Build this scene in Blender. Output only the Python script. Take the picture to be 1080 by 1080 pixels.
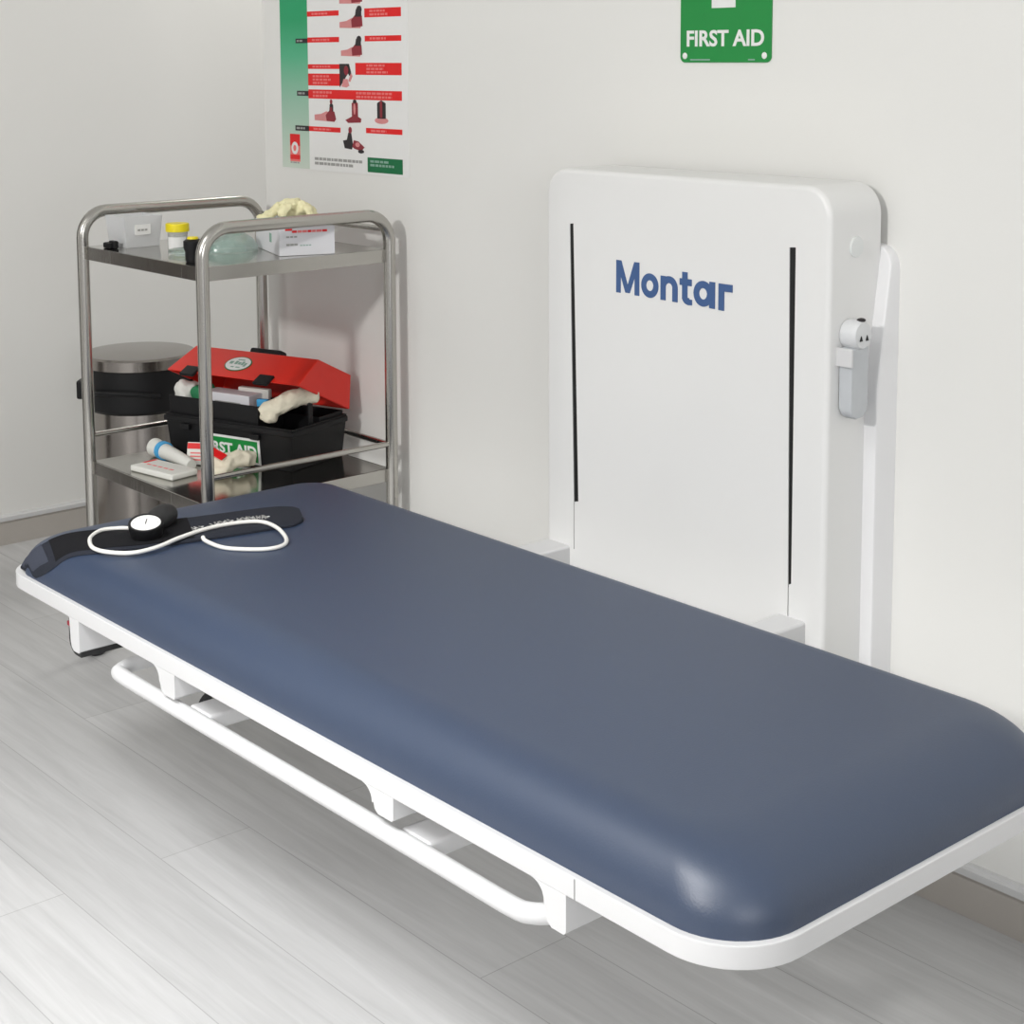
import bpy, bmesh, math, random
from mathutils import Vector, Matrix

random.seed(7)
sc = bpy.context.scene
for o in list(bpy.data.objects):
    bpy.data.objects.remove(o)
COL = sc.collection
PI = math.pi

# ------------------------------------------------------------------ camera
cam_d = bpy.data.cameras.new('camera')
cam = bpy.data.objects.new('camera', cam_d)
COL.objects.link(cam)
yaw, pitch, roll = -0.85617, 0.11926, -0.00398
cy, sy, cp, sp = math.cos(yaw), math.sin(yaw), math.cos(pitch), math.sin(pitch)
F_ = Vector((sy * cp, cy * cp, -sp))
R0 = Vector((cy, -sy, 0))
U0 = R0.cross(F_)
R_ = math.cos(roll) * R0 + math.sin(roll) * U0
U_ = -math.sin(roll) * R0 + math.cos(roll) * U0
cam.matrix_world = Matrix(((R_.x, U_.x, -F_.x, 1.04457), (R_.y, U_.y, -F_.y, -2.02325),
                           (R_.z, U_.z, -F_.z, 1.27099), (0, 0, 0, 1)))
cam_d.sensor_width = 36
cam_d.lens = 1723.28 / 1080 * 36
cam_d.shift_y = -272.86 / 1080
cam_d.clip_start = 0.02
sc.camera = cam

# ------------------------------------------------------------------ world, lights, exposure
w = bpy.data.worlds.new('world')
sc.world = w
w.use_nodes = True
w.node_tree.nodes['Background'].inputs[0].default_value = (1.0, 0.985, 0.96, 1)
w.node_tree.nodes['Background'].inputs[1].default_value = 0.41
sc.view_settings.view_transform = 'Standard'
sc.view_settings.look = 'None'
sc.view_settings.gamma = 1
sc.view_settings.use_curve_mapping = False
sc.view_settings.exposure = 0.12


def area(name, loc, target, size, power, color=(1, 1, 1), spread=None, size_y=None):
    d = bpy.data.lights.new(name, 'AREA')
    d.energy = power
    d.color = color
    d.size = size
    if size_y:
        d.shape = 'RECTANGLE'
        d.size_y = size_y
    if spread:
        d.spread = spread
    o = bpy.data.objects.new(name, d)
    COL.objects.link(o)
    o.location = loc
    o.rotation_euler = (Vector(target) - Vector(loc)).to_track_quat('-Z', 'Y').to_euler()
    return o


area('ceiling_spot_light', (0.0, -4.3, 2.35), (-1.6, -0.3, 0.7), 0.26, 60, (1, 0.985, 0.96))
area('added_floor_fill', (-0.6, -2.15, 2.5), (-0.75, -1.35, 0), 1.1, 19, (1, 1, 1), math.radians(75))  # added fill to brighten the floor; stands for no known fitting
area('added_passage_fill', (-2.5, 1.0, 2.4), (-2.6, 0.9, 0), 0.5, 13, (1, 0.98, 0.95))  # unseen lamp added to lift the left wall near the passage
area('added_side_fill', (3.1, -2.4, 1.5), (-2.5, -1.2, 1.2), 1.5, 31, (0.97, 0.98, 1))  # added fill from the right for the left wall; no window there


# ------------------------------------------------------------------ materials
def srgb(r, g, b):
    f = lambda c: (c / 255 / 12.92) if c / 255 <= 0.04045 else ((c / 255 + 0.055) / 1.055) ** 2.4
    return (f(r), f(g), f(b), 1)


def mat(name, col, rough=0.5, metal=0.0, spec=0.5, noise=None, bump=None, trans=0, alpha=1, vary=None, coat=0):
    m = bpy.data.materials.new(name)
    m.use_nodes = True
    nt = m.node_tree
    b = nt.nodes['Principled BSDF']
    b.inputs['Base Color'].default_value = col
    b.inputs['Roughness'].default_value = rough
    b.inputs['Metallic'].default_value = metal
    b.inputs['Specular IOR Level'].default_value = spec
    b.inputs['Transmission Weight'].default_value = trans
    b.inputs['Alpha'].default_value = alpha
    b.inputs['Coat Weight'].default_value = coat
    tc = nt.nodes.new('ShaderNodeTexCoord')
    if vary:                                   # (scale, amount): a slight mottling of the surface colour
        n = nt.nodes.new('ShaderNodeTexNoise')
        n.inputs['Scale'].default_value = vary[0]
        n.inputs['Detail'].default_value = 4
        nt.links.new(tc.outputs['Object'], n.inputs['Vector'])
        mx = nt.nodes.new('ShaderNodeMix')
        mx.data_type = 'RGBA'
        nt.links.new(n.outputs[0], mx.inputs[0])
        mx.inputs[6].default_value = tuple(c * (1 - vary[1]) for c in col[:3]) + (1,)
        mx.inputs[7].default_value = tuple(min(1, c * (1 + vary[1])) for c in col[:3]) + (1,)
        nt.links.new(mx.outputs[2], b.inputs['Base Color'])
    if bump:                                   # (scale, strength)
        n2 = nt.nodes.new('ShaderNodeTexNoise')
        n2.inputs['Scale'].default_value = bump[0]
        n2.inputs['Detail'].default_value = 3
        nt.links.new(tc.outputs['Object'], n2.inputs['Vector'])
        bp = nt.nodes.new('ShaderNodeBump')
        bp.inputs['Strength'].default_value = bump[1]
        bp.inputs['Distance'].default_value = 0.002
        nt.links.new(n2.outputs[0], bp.inputs['Height'])
        nt.links.new(bp.outputs[0], b.inputs['Normal'])
    return m


def steel(name, col, rough, axis_scale=(400, 4, 4)):
    m = mat(name, col, rough, 1.0)
    nt = m.node_tree
    b = nt.nodes['Principled BSDF']
    tc = nt.nodes.new('ShaderNodeTexCoord')
    mp = nt.nodes.new('ShaderNodeMapping')
    mp.inputs['Scale'].default_value = axis_scale
    n = nt.nodes.new('ShaderNodeTexNoise')
    n.inputs['Scale'].default_value = 1.0
    r = nt.nodes.new('ShaderNodeMapRange')
    r.inputs['To Min'].default_value = rough * 0.75
    r.inputs['To Max'].default_value = rough * 1.3
    nt.links.new(tc.outputs['Object'], mp.inputs[0])
    nt.links.new(mp.outputs[0], n.inputs['Vector'])
    nt.links.new(n.outputs[0], r.inputs[0])
    nt.links.new(r.outputs[0], b.inputs['Roughness'])
    return m


def floor_mat():
    m = bpy.data.materials.new('grey_wood_plank_vinyl')
    m.use_nodes = True
    nt = m.node_tree
    L = nt.links.new
    b = nt.nodes['Principled BSDF']
    b.inputs['Roughness'].default_value = 0.42
    b.inputs['Specular IOR Level'].default_value = 0.35
    tc = nt.nodes.new('ShaderNodeTexCoord')
    br = nt.nodes.new('ShaderNodeTexBrick')
    br.inputs['Scale'].default_value = 1
    br.inputs['Brick Width'].default_value = 1.2
    br.inputs['Row Height'].default_value = 0.165
    br.inputs['Mortar Size'].default_value = 0.0009
    br.inputs['Mortar Smooth'].default_value = 0.3
    br.inputs['Color1'].default_value = (0.49, 0.49, 0.49, 1)
    br.inputs['Color2'].default_value = (0.55, 0.55, 0.55, 1)
    br.inputs['Mortar'].default_value = (0.36, 0.36, 0.36, 1)
    L(tc.outputs['Object'], br.inputs['Vector'])
    mp = nt.nodes.new('ShaderNodeMapping')
    mp.inputs['Scale'].default_value = (1.6, 26, 1)
    L(tc.outputs['Object'], mp.inputs[0])
    n = nt.nodes.new('ShaderNodeTexNoise')
    n.inputs['Scale'].default_value = 1.6
    n.inputs['Detail'].default_value = 6
    n.inputs['Roughness'].default_value = 0.62
    n.inputs['Distortion'].default_value = 0.6
    L(mp.outputs[0], n.inputs['Vector'])
    rp = nt.nodes.new('ShaderNodeMapRange')
    rp.inputs['From Min'].default_value = 0.3
    rp.inputs['From Max'].default_value = 0.75
    rp.inputs['To Min'].default_value = 0.86
    rp.inputs['To Max'].default_value = 1.08
    L(n.outputs[0], rp.inputs[0])
    mx = nt.nodes.new('ShaderNodeMix')
    mx.data_type = 'RGBA'
    mx.blend_type = 'MULTIPLY'
    mx.inputs[0].default_value = 1
    L(br.outputs['Color'], mx.inputs[6])
    L(rp.outputs[0], mx.inputs[7])
    L(mx.outputs[2], b.inputs['Base Color'])
    bp = nt.nodes.new('ShaderNodeBump')
    bp.inputs['Strength'].default_value = 0.12
    bp.inputs['Distance'].default_value = 0.002
    L(n.outputs[0], bp.inputs['Height'])
    L(bp.outputs[0], b.inputs['Normal'])
    return m


M = {}
M['wall'] = mat('painted_plaster', (0.79, 0.787, 0.762, 1), 0.75, vary=(1.5, 0.012), bump=(260, 0.05))
M['ceiling'] = mat('ceiling_paint', (0.85, 0.85, 0.84, 1), 0.8, vary=(2, 0.01))
M['skirt'] = mat('skirting_paint', (0.46, 0.43, 0.395, 1), 0.5, vary=(12, 0.04))
M['skirt_cap'] = mat('skirting_cap', (0.62, 0.62, 0.62, 1), 0.45, vary=(12, 0.03))
M['floor'] = floor_mat()
M['white'] = mat('white_powder_coat', (0.64, 0.64, 0.645, 1), 0.42, vary=(9, 0.01))
M['cover'] = mat('white_gloss_cover', (0.78, 0.78, 0.77, 1), 0.3, vary=(5, 0.01), coat=0.15)
M['plate'] = mat('white_back_moulding', (0.82, 0.82, 0.83, 1), 0.4, vary=(5, 0.01))
M['vinyl'] = mat('navy_vinyl', (0.022, 0.040, 0.084, 1), 0.45, spec=0.95, vary=(30, 0.03), bump=(420, 0.12))
M['logo'] = mat('logo_blue', srgb(62, 92, 140), 0.5, vary=(40, 0.02))
M['black'] = mat('black_plastic', (0.008, 0.008, 0.009, 1), 0.5, spec=0.3, vary=(40, 0.1))
M['slot'] = mat('slot_shade_black', (0.006, 0.006, 0.006, 1), 0.6, vary=(40, 0.1))  # near-black that paints the shade within the cover slots
M['seam'] = mat('grey_seam', (0.30, 0.30, 0.30, 1), 0.6, vary=(40, 0.05))
M['rubber'] = mat('black_rubber', (0.02, 0.02, 0.021, 1), 0.6, vary=(60, 0.1))
M['steel'] = steel('brushed_steel', (0.50, 0.485, 0.455, 1), 0.24)
M['shelf'] = steel('shelf_steel', (0.46, 0.45, 0.42, 1), 0.14, (6, 260, 6))
M['binsteel'] = steel('bin_steel', (0.33, 0.305, 0.285, 1), 0.2, (6, 6, 260))
M['remote'] = mat('grey_plastic', (0.52, 0.54, 0.56, 1), 0.45, vary=(60, 0.03))
M['remote_face'] = mat('pale_grey_plastic', (0.68, 0.69, 0.70, 1), 0.4, vary=(60, 0.03))
M['cap'] = mat('button_cap', (0.74, 0.76, 0.75, 1), 0.35, vary=(60, 0.02))
M['red'] = mat('red_plastic', srgb(226, 40, 24), 0.38, vary=(30, 0.03))
M['signgreen'] = mat('sign_green', srgb(22, 138, 62), 0.4, vary=(30, 0.02))
M['paper'] = mat('white_paper', (0.82, 0.82, 0.81, 1), 0.6, vary=(60, 0.02))
M['ink_red'] = mat('red_ink', srgb(226, 22, 24), 0.55, vary=(60, 0.03))
M['ink_pink'] = mat('pale_red_ink', srgb(235, 120, 118), 0.55, vary=(60, 0.05))
M['ink_maroon'] = mat('maroon_ink', srgb(140, 40, 52), 0.55, vary=(60, 0.15))
M['ink_skin'] = mat('pale_skin_ink', srgb(214, 140, 140), 0.55, vary=(60, 0.1))
M['ink_black'] = mat('black_ink', srgb(38, 32, 36), 0.55, vary=(60, 0.1))
M['ink_grey'] = mat('grey_ink', srgb(158, 158, 155), 0.55, vary=(60, 0.05))
M['ink_green'] = mat('dark_green_ink', srgb(0, 108, 62), 0.5, vary=(60, 0.03))
M['ink_lgreen'] = mat('grey_green_ink', srgb(135, 170, 155), 0.5, vary=(60, 0.03))
M['cuff'] = mat('charcoal_cuff_cloth', srgb(38, 41, 50), 0.85, spec=0.25, vary=(180, 0.15), bump=(900, 0.3))
M['velcro'] = mat('black_hook_tape', (0.012, 0.012, 0.014, 1), 0.95, spec=0.15, vary=(300, 0.2), bump=(1200, 0.5))
M['cuffnavy'] = mat('slate_cuff_end', srgb(62, 66, 78), 0.8, spec=0.25, vary=(180, 0.1), bump=(900, 0.3))
M['tube'] = mat('white_rubber_tube', (0.80, 0.79, 0.75, 1), 0.45, vary=(80, 0.02))
M['dial'] = mat('dial_face', (0.84, 0.84, 0.82, 1), 0.35, vary=(80, 0.01))
M['cream'] = mat('cream_latex', srgb(240, 234, 190), 0.55, vary=(50, 0.08), bump=(160, 0.4))
M['gauze'] = mat('off_white_gauze', srgb(226, 219, 198), 0.85, vary=(60, 0.06), bump=(400, 0.5))
M['packet'] = mat('white_packet', srgb(226, 226, 220), 0.5, vary=(40, 0.03), bump=(120, 0.2))
M['card'] = mat('white_card', srgb(226, 226, 230), 0.6, vary=(40, 0.02))
M['blue'] = mat('light_blue_ink', srgb(70, 165, 220), 0.5, vary=(40, 0.03))
M['yellow'] = mat('yellow_plastic', srgb(240, 220, 20), 0.4, vary=(40, 0.02))
M['frost'] = mat('frosted_plastic', (0.90, 0.91, 0.92, 1), 0.35, trans=0.4, vary=(40, 0.02))
M['clear'] = mat('clear_plastic', (0.90, 0.91, 0.88, 1), 0.12, trans=0.8, vary=(40, 0.02))
M['teal'] = mat('clear_teal_plastic', srgb(205, 235, 228), 0.15, trans=0.85, alpha=0.5, vary=(40, 0.05))
M['greenroll'] = mat('green_cloth', srgb(45, 130, 85), 0.8, vary=(90, 0.1))


def strip_mat():
    m = bpy.data.materials.new('printed_green_fade')
    m.use_nodes = True
    nt = m.node_tree
    b = nt.nodes['Principled BSDF']
    b.inputs['Roughness'].default_value = 0.55
    tc = nt.nodes.new('ShaderNodeTexCoord')
    sx = nt.nodes.new('ShaderNodeSeparateXYZ')
    nt.links.new(tc.outputs['Object'], sx.inputs[0])
    mr = nt.nodes.new('ShaderNodeMapRange')
    mr.inputs['From Min'].default_value = 0.0
    mr.inputs['From Max'].default_value = 0.40
    nt.links.new(sx.outputs['Z'], mr.inputs[0])
    cr = nt.nodes.new('ShaderNodeValToRGB')
    e = cr.color_ramp.elements
    e[0].position = 0.0
    e[0].color = srgb(205, 216, 204)
    e[1].position = 0.82
    e[1].color = srgb(34, 158, 104)
    k = cr.color_ramp.elements.new(0.38)
    k.color = srgb(150, 192, 170)
    k = cr.color_ramp.elements.new(0.62)
    k.color = srgb(84, 178, 136)
    nt.links.new(mr.outputs[0], cr.inputs[0])
    nt.links.new(cr.outputs[0], b.inputs['Base Color'])
    return m


M['strip'] = strip_mat()


# ------------------------------------------------------------------ mesh helpers
class MB:
    def __init__(self):
        self.bm = bmesh.new()
        self.mats = []

    def mi(self, m):
        m = M[m] if isinstance(m, str) else m
        if m not in self.mats:
            self.mats.append(m)
        return self.mats.index(m)

    def add(self, t, m, mtx=None):
        k = self.mi(m)
        for f in t.faces:
            f.material_index = k
        if mtx is not None:
            bmesh.ops.transform(t, matrix=mtx, verts=t.verts)
        me = bpy.data.meshes.new('tmp')
        t.to_mesh(me)
        t.free()
        self.bm.from_mesh(me)
        bpy.data.meshes.remove(me)
        return self

    def box(self, x0, x1, y0, y1, z0, z1, m, bev=0, seg=2, mtx=None):
        t = bmesh.new()
        bmesh.ops.create_cube(t, size=1)
        for v in t.verts:
            v.co = Vector(((x0 + x1) / 2 + v.co.x * (x1 - x0), (y0 + y1) / 2 + v.co.y * (y1 - y0),
                           (z0 + z1) / 2 + v.co.z * (z1 - z0)))
        if bev:
            bmesh.ops.bevel(t, geom=t.edges[:], offset=bev, segments=seg, profile=0.5, affect='EDGES')
        return self.add(t, m, mtx)

    def prism(self, pts, a, b, m, axis='y', bev=0, seg=2, mtx=None):
        """polygon pts in the plane across axis, drawn out from a to b"""
        t = bmesh.new()
        def P(p, d):
            return {'y': (p[0], d, p[1]), 'z': (p[0], p[1], d), 'x': (d, p[0], p[1])}[axis]
        lo = [t.verts.new(P(p, a)) for p in pts]
        hi = [t.verts.new(P(p, b)) for p in pts]
        n = len(pts)
        f1 = t.faces.new(lo)
        f2 = t.faces.new(hi[::-1])
        for i in range(n):
            t.faces.new((lo[i], hi[i], hi[(i + 1) % n], lo[(i + 1) % n]))
        bmesh.ops.recalc_face_normals(t, faces=t.faces)
        if bev:
            es = [e for e in t.edges if e.calc_face_angle(0) > 0.9]
            bmesh.ops.bevel(t, geom=es, offset=bev, segments=seg, profile=0.5, affect='EDGES')
        return self.add(t, m, mtx)

    def lathe(self, prof, m, c=(0, 0, 0), seg=40, mtx=None):
        t = bmesh.new()
        rings = []
        for r, z in prof:
            if r < 1e-6:
                rings.append([t.verts.new((c[0], c[1], c[2] + z))])
            else:
                rings.append([t.verts.new((c[0] + r * math.cos(2 * PI * i / seg), c[1] + r * math.sin(2 * PI * i / seg), c[2] + z)) for i in range(seg)])
        for A, B in zip(rings, rings[1:]):
            for i in range(seg):
                j = (i + 1) % seg
                q = []
                for v in ((A[i % len(A)], A[j % len(A)], B[j % len(B)], B[i % len(B)])):
                    if v not in q:
                        q.append(v)
                if len(q) > 2:
                    t.faces.new(q)
        bmesh.ops.recalc_face_normals(t, faces=t.faces)
        return self.add(t, m, mtx)

    def tube(self, path, r, m, seg=14, caps=True, mtx=None):
        t = bmesh.new()
        P = [Vector(p) for p in path]
        n = len(P)
        rr = r if isinstance(r, (list, tuple)) else [r] * n
        tan = [(P[min(i + 1, n - 1)] - P[max(i - 1, 0)]).normalized() for i in range(n)]
        up = Vector((0, 0, 1)) if abs(tan[0].z) < 0.9 else Vector((1, 0, 0))
        nrm = (up - tan[0] * up.dot(tan[0])).normalized()
        rings = []
        for i in range(n):
            nrm = (nrm - tan[i] * nrm.dot(tan[i])).normalized()
            bi = tan[i].cross(nrm)
            rings.append([t.verts.new(P[i] + (nrm * math.cos(2 * PI * k / seg) + bi * math.sin(2 * PI * k / seg)) * rr[i]) for k in range(seg)])
        for A, B in zip(rings, rings[1:]):
            for k in range(seg):
                t.faces.new((A[k], A[(k + 1) % seg], B[(k + 1) % seg], B[k]))
        if caps:
            t.faces.new(rings[0][::-1])
            t.faces.new(rings[-1])
        bmesh.ops.recalc_face_normals(t, faces=t.faces)
        return self.add(t, m, mtx)

    def ball(self, c, r, m, seg=20, mtx=None):
        t = bmesh.new()
        bmesh.ops.create_uvsphere(t, u_segments=seg, v_segments=seg // 2, radius=1)
        r = r if isinstance(r, (tuple, list)) else (r, r, r)
        for v in t.verts:
            v.co = Vector((c[0] + v.co.x * r[0], c[1] + v.co.y * r[1], c[2] + v.co.z * r[2]))
        return self.add(t, m, mtx)

    def build(self, name, parent=None, ang=35, loc=None):
        me = bpy.data.meshes.new(name)
        self.bm.to_mesh(me)
        self.bm.free()
        for m in self.mats:
            me.materials.append(m)
        for p in me.polygons:
            p.use_smooth = True
        me.set_sharp_from_angle(angle=math.radians(ang))
        o = bpy.data.objects.new(name, me)
        COL.objects.link(o)
        wn = o.modifiers.new('normals', 'WEIGHTED_NORMAL')
        wn.keep_sharp = True
        if loc is not None:
            me.transform(Matrix.Translation(-Vector(loc)))
            o.location = loc
        if parent is not None:
            o.parent = parent
        return o


def thing(name, label, cat, loc=(0, 0, 0), rz=0, group=None):
    o = bpy.data.objects.new(name, None)
    o.empty_display_size = 0.05
    COL.objects.link(o)
    o.location = loc
    o.rotation_euler = (0, 0, rz)
    return tag(o, label, cat, group)


def tag(o, label, cat, group=None):
    o['label'] = label
    o['category'] = cat
    if group:
        o['group'] = group
    return o


def struct(o):
    o['kind'] = 'structure'
    return o


def arc(cx, cz, r, a0, a1, n=8):
    return [(cx + r * math.cos(math.radians(a0 + (a1 - a0) * i / n)), cz + r * math.sin(math.radians(a0 + (a1 - a0) * i / n))) for i in range(n + 1)]


def rrect(x0, x1, y0, y1, r, n=8):
    r = r if isinstance(r, (list, tuple)) else [r] * 4          # corners: x1y1, x0y1, x0y0, x1y0
    return (arc(x1 - r[0], y1 - r[0], r[0], 0, 90, n) + arc(x0 + r[1], y1 - r[1], r[1], 90, 180, n)
            + arc(x0 + r[2], y0 + r[2], r[2], 180, 270, n) + arc(x1 - r[3], y0 + r[3], r[3], 270, 360, n))


def smooth_path(pts, k=6, closed=False):
    P = [Vector(p) for p in pts]
    out = []
    n = len(P)
    for i in range(n - 1):
        p0, p1, p2, p3 = P[max(i - 1, 0)], P[i], P[i + 1], P[min(i + 2, n - 1)]
        for j in range(k):
            t = j / k
            out.append(0.5 * ((2 * p1) + (p2 - p0) * t + (2 * p0 - 5 * p1 + 4 * p2 - p3) * t * t + (3 * p1 - p0 - 3 * p2 + p3) * t ** 3))
    out.append(P[-1])
    return out


def text_mesh(mb, s, x0, x1, z0, z1, y, m, bold=0.02, th=0.0006, mtx=None):
    """lettering standing in the xz plane, facing -y, fitted to the box x0..x1, z0..z1"""
    c = bpy.data.curves.new('txt', 'FONT')
    c.body = s
    c.offset = bold
    c.extrude = 0.5
    c.resolution_u = 4
    o = bpy.data.objects.new('txt', c)
    COL.objects.link(o)
    dg = bpy.context.evaluated_depsgraph_get()
    me = bpy.data.meshes.new_from_object(o.evaluated_get(dg))
    bpy.data.objects.remove(o)
    bpy.data.curves.remove(c)
    t = bmesh.new()
    t.from_mesh(me)
    bpy.data.meshes.remove(me)
    xs = [v.co.x for v in t.verts]
    ys = [v.co.y for v in t.verts]
    ax, bx, ay, by = min(xs), max(xs), min(ys), max(ys)
    for v in t.verts:
        v.co = Vector((x0 + (v.co.x - ax) / (bx - ax) * (x1 - x0), y - (v.co.z + 0.5) * th,
                       z0 + (v.co.y - ay) / (by - ay) * (z1 - z0)))
    bmesh.ops.recalc_face_normals(t, faces=t.faces)
    mb.add(t, m, mtx)


def blob(parts, name, m, parent=None, vox=0.003, mtx=None, smooth=6, rough=0.012):
    """a soft crumpled form: tubes and balls fused into one skin"""
    mb = MB()
    for p in parts:
        if p[0] == 'b':
            mb.ball(p[1], p[2], m)
        else:
            mb.tube(smooth_path(p[1], 5), [p[2][0] + (p[2][1] - p[2][0]) * i / (5 * (len(p[1]) - 1)) for i in range(5 * (len(p[1]) - 1) + 1)], m, 12)
    o = mb.build(name)
    r = o.modifiers.new('r', 'REMESH')
    r.mode = 'VOXEL'
    r.voxel_size = vox
    if rough:
        tx = bpy.data.textures.new(name, 'CLOUDS')
        tx.noise_scale = 0.016
        tx.noise_depth = 2
        d = o.modifiers.new('d', 'DISPLACE')
        d.texture = tx
        d.strength = rough
        d.mid_level = 0.5
    s = o.modifiers.new('s', 'SMOOTH')
    s.iterations = smooth
    dg = bpy.context.evaluated_depsgraph_get()
    me = bpy.data.meshes.new_from_object(o.evaluated_get(dg))
    old = o.data
    o.modifiers.clear()
    o.data = me
    bpy.data.meshes.remove(old)
    me.name = name
    if not me.materials:
        me.materials.append(M[m])
    for p in me.polygons:
        p.use_smooth = True
        p.material_index = 0
    if mtx is not None:
        me.transform(mtx)
    if parent is not None:
        o.parent = parent
    return o


# ------------------------------------------------------------------ room shell
XW = -3.0086       # left wall plane
XE = -2.152        # where the back wall ends; a passage runs on behind it
struct(MB().box(-3.15, 3.2, -5.0, 2.2, -0.1, 0, 'floor').build('floor'))
mb = MB()
mb.prism([(XE + 0.006, 0.0), (3.2, 0.0), (3.2, 0.12), (XE + 0.006, 0.12), (XE, 0.114), (XE, 0.006)], 0, 2.6, 'wall', axis='z')
struct(mb.build('wall_back'))
struct(MB().box(XW - 0.12, XW, -5.0, 2.2, 0, 2.6, 'wall').build('wall_left'))
struct(MB().box(XW, XE + 0.3, 2.05, 2.17, 0, 2.6, 'wall').build('wall_far'))
struct(MB().box(-3.15, 3.2, -5.0, 2.2, 2.6, 2.7, 'ceiling').build('ceiling'))


M['dark_door'] = mat('added_door_dark', (0.035, 0.022, 0.015, 1), 0.5, vary=(6, 0.2))  # dark tone meant to be mirrored in the trolley steel
struct(MB().box(XW - 0.004, XW + 0.012, -1.80, -0.92, 0, 2.05, 'dark_door', 0.002).build('added_door_1'))  # unseen door, added to give the trolley steel dark reflections
for nm, a, b in (('added_door_trim_1', -1.87, -1.80), ('added_door_trim_2', -0.92, -0.85)):  # surround of the added door, unseen as well
    struct(MB().box(XW, XW + 0.018, a, b, 0, 2.12, 'skirt_cap', 0.002).build(nm))
struct(MB().box(XW, XW + 0.018, -1.80, -0.92, 2.05, 2.12, 'skirt_cap', 0.002).build('added_door_trim_3'))


def skirting(name, a, b, axis, sgn, base):
    # profile: out from the wall (o), height (z); a board with a groove under a stepped cap
    o = [(0, 0), (0.014, 0), (0.014, 0.058), (0.011, 0.060), (0.011, 0.063), (0.016, 0.064), (0.016, 0.0745), (0.010, 0.0765), (0.008, 0.0795), (0, 0.0795)]
    mb = MB()
    lowp = [p for p in o[:5]] + [(0, 0.063)]
    capp = [(0, 0.063)] + o[4:]
    for poly, m in ((lowp, 'skirt'), (capp, 'skirt_cap')):
        mb.prism([(base + sgn * p[0], p[1]) for p in poly], a, b, m, axis=axis)
    return struct(mb.build(name))


def skirting_y(name, y0, y1):
    return skirting(name, y0, y1, 'y', 1, XW)


skirting_y('baseboard_left', -0.85, 2.05)
skirting('baseboard_back', XE, 3.2, 'x', -1, 0.0)

# ------------------------------------------------------------------ wall-mounted folding bench
YU = -0.1397
XL, XR = -1.0362, -0.4252
bench = thing('treatment_bench', 'navy padded treatment bench on a white frame, folded down from its white wall unit', 'treatment bench', (-0.9, -0.05, 0.0))


def bp(mb, name, parent=bench, ang=35):
    return mb.build(name, parent=parent, ang=ang)


# the bed is drawn at 1.8 m and scaled down about the camera to clear the trolley, its rear edge 0.16 m out from the wall unit
BED_CAM_SCALE = Matrix.Translation((0.0836, -0.1619, 0.1017)) @ Matrix.Scale(0.92, 4)


def bd(o, parent):
    """a part of the bed or of what lies on it"""
    o.data.transform(BED_CAM_SCALE)
    return wp(o, parent)


def wp(o, parent):
    """keep world-space mesh data under a parent that has only been moved"""
    o.parent = parent
    o.matrix_parent_inverse = Matrix.Translation(-Vector(parent.location))
    return o


# back moulding: rows of a section whose depth and width change with height
def rowdepth(z):
    if z > 0.78:
        return 0.05 - (z - 0.78) / (0.985 - 0.78) * 0.032
    return 0.05


mb = MB()
t = bmesh.new()
rows = []
RC = 0.035
ZT = 0.992
for i in range(25):
    if i < 8:
        z = 0.10 + i / 8 * 0.62
        ins = 0
    elif i < 16:
        z = 0.72 + (i - 8) / 8 * (ZT - RC - 0.72)
        ins = 0
    else:
        a = (i - 16) / 8 * PI / 2
        z = ZT - RC + RC * math.sin(a)
        ins = RC * (1 - math.cos(a))
    d = rowdepth(z)
    x0, x1 = -1.058 + ins, -0.4033 - ins
    bv = min(0.006, d * 0.4)
    rows.append([t.verts.new(p) for p in ((x0, 0, z), (x0, -d + bv, z), (x0 + bv * .3, -d + bv * .3, z), (x0 + bv, -d, z), (x1 - bv, -d, z), (x1 - bv * .3, -d + bv * .3, z), (x1, -d + bv, z), (x1, 0, z))])
for A, B in zip(rows, rows[1:]):
    for k in range(7):
        t.faces.new((A[k], A[k + 1], B[k + 1], B[k]))
t.faces.new(rows[0])
t.faces.new(rows[-1][::-1])
bmesh.ops.recalc_face_normals(t, faces=t.faces)
mb.add(t, 'plate')
wp(mb.build('back_plate'), bench)

# cover with two slots cut into its front
mb = MB()
t = bmesh.new()
pts = rrect(XL, XR, 0.11, 1.0837, [0.046, 0.046, 0.02, 0.02], 10)
lo = [t.verts.new((p[0], -0.02, p[1])) for p in pts]
loops = [lo]
for k in range(7):                                   # rounded front edge
    a = k / 6 * PI / 2
    r = 0.009
    d = r * (1 - math.cos(a))
    q = rrect(XL + d, XR - d, 0.11 + d, 1.0837 - d, [0.046 - d, 0.046 - d, 0.02 - d, 0.02 - d], 10)
    loops.append([t.verts.new((p[0], YU + r - r * math.sin(a), p[1])) for p in q])
for A, B in zip(loops, loops[1:]):
    n = len(A)
    for i in range(n):
        t.faces.new((A[i], A[(i + 1) % n], B[(i + 1) % n], B[i]))
t.faces.new(lo[::-1])
t.faces.new(loops[-1])
bmesh.ops.recalc_face_normals(t, faces=t.faces)
mb.add(t, 'cover')
cover = mb.build('cover')
SL = [(-0.9765, 0.9905), (-0.9675, 0.9915), (-0.9545, 0.511), (-0.966, 0.508)]
SR = [(-0.500, 0.9905), (-0.4880, 0.9915), (-0.4862, 0.480), (-0.4925, 0.477)]
cut = MB()
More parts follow.
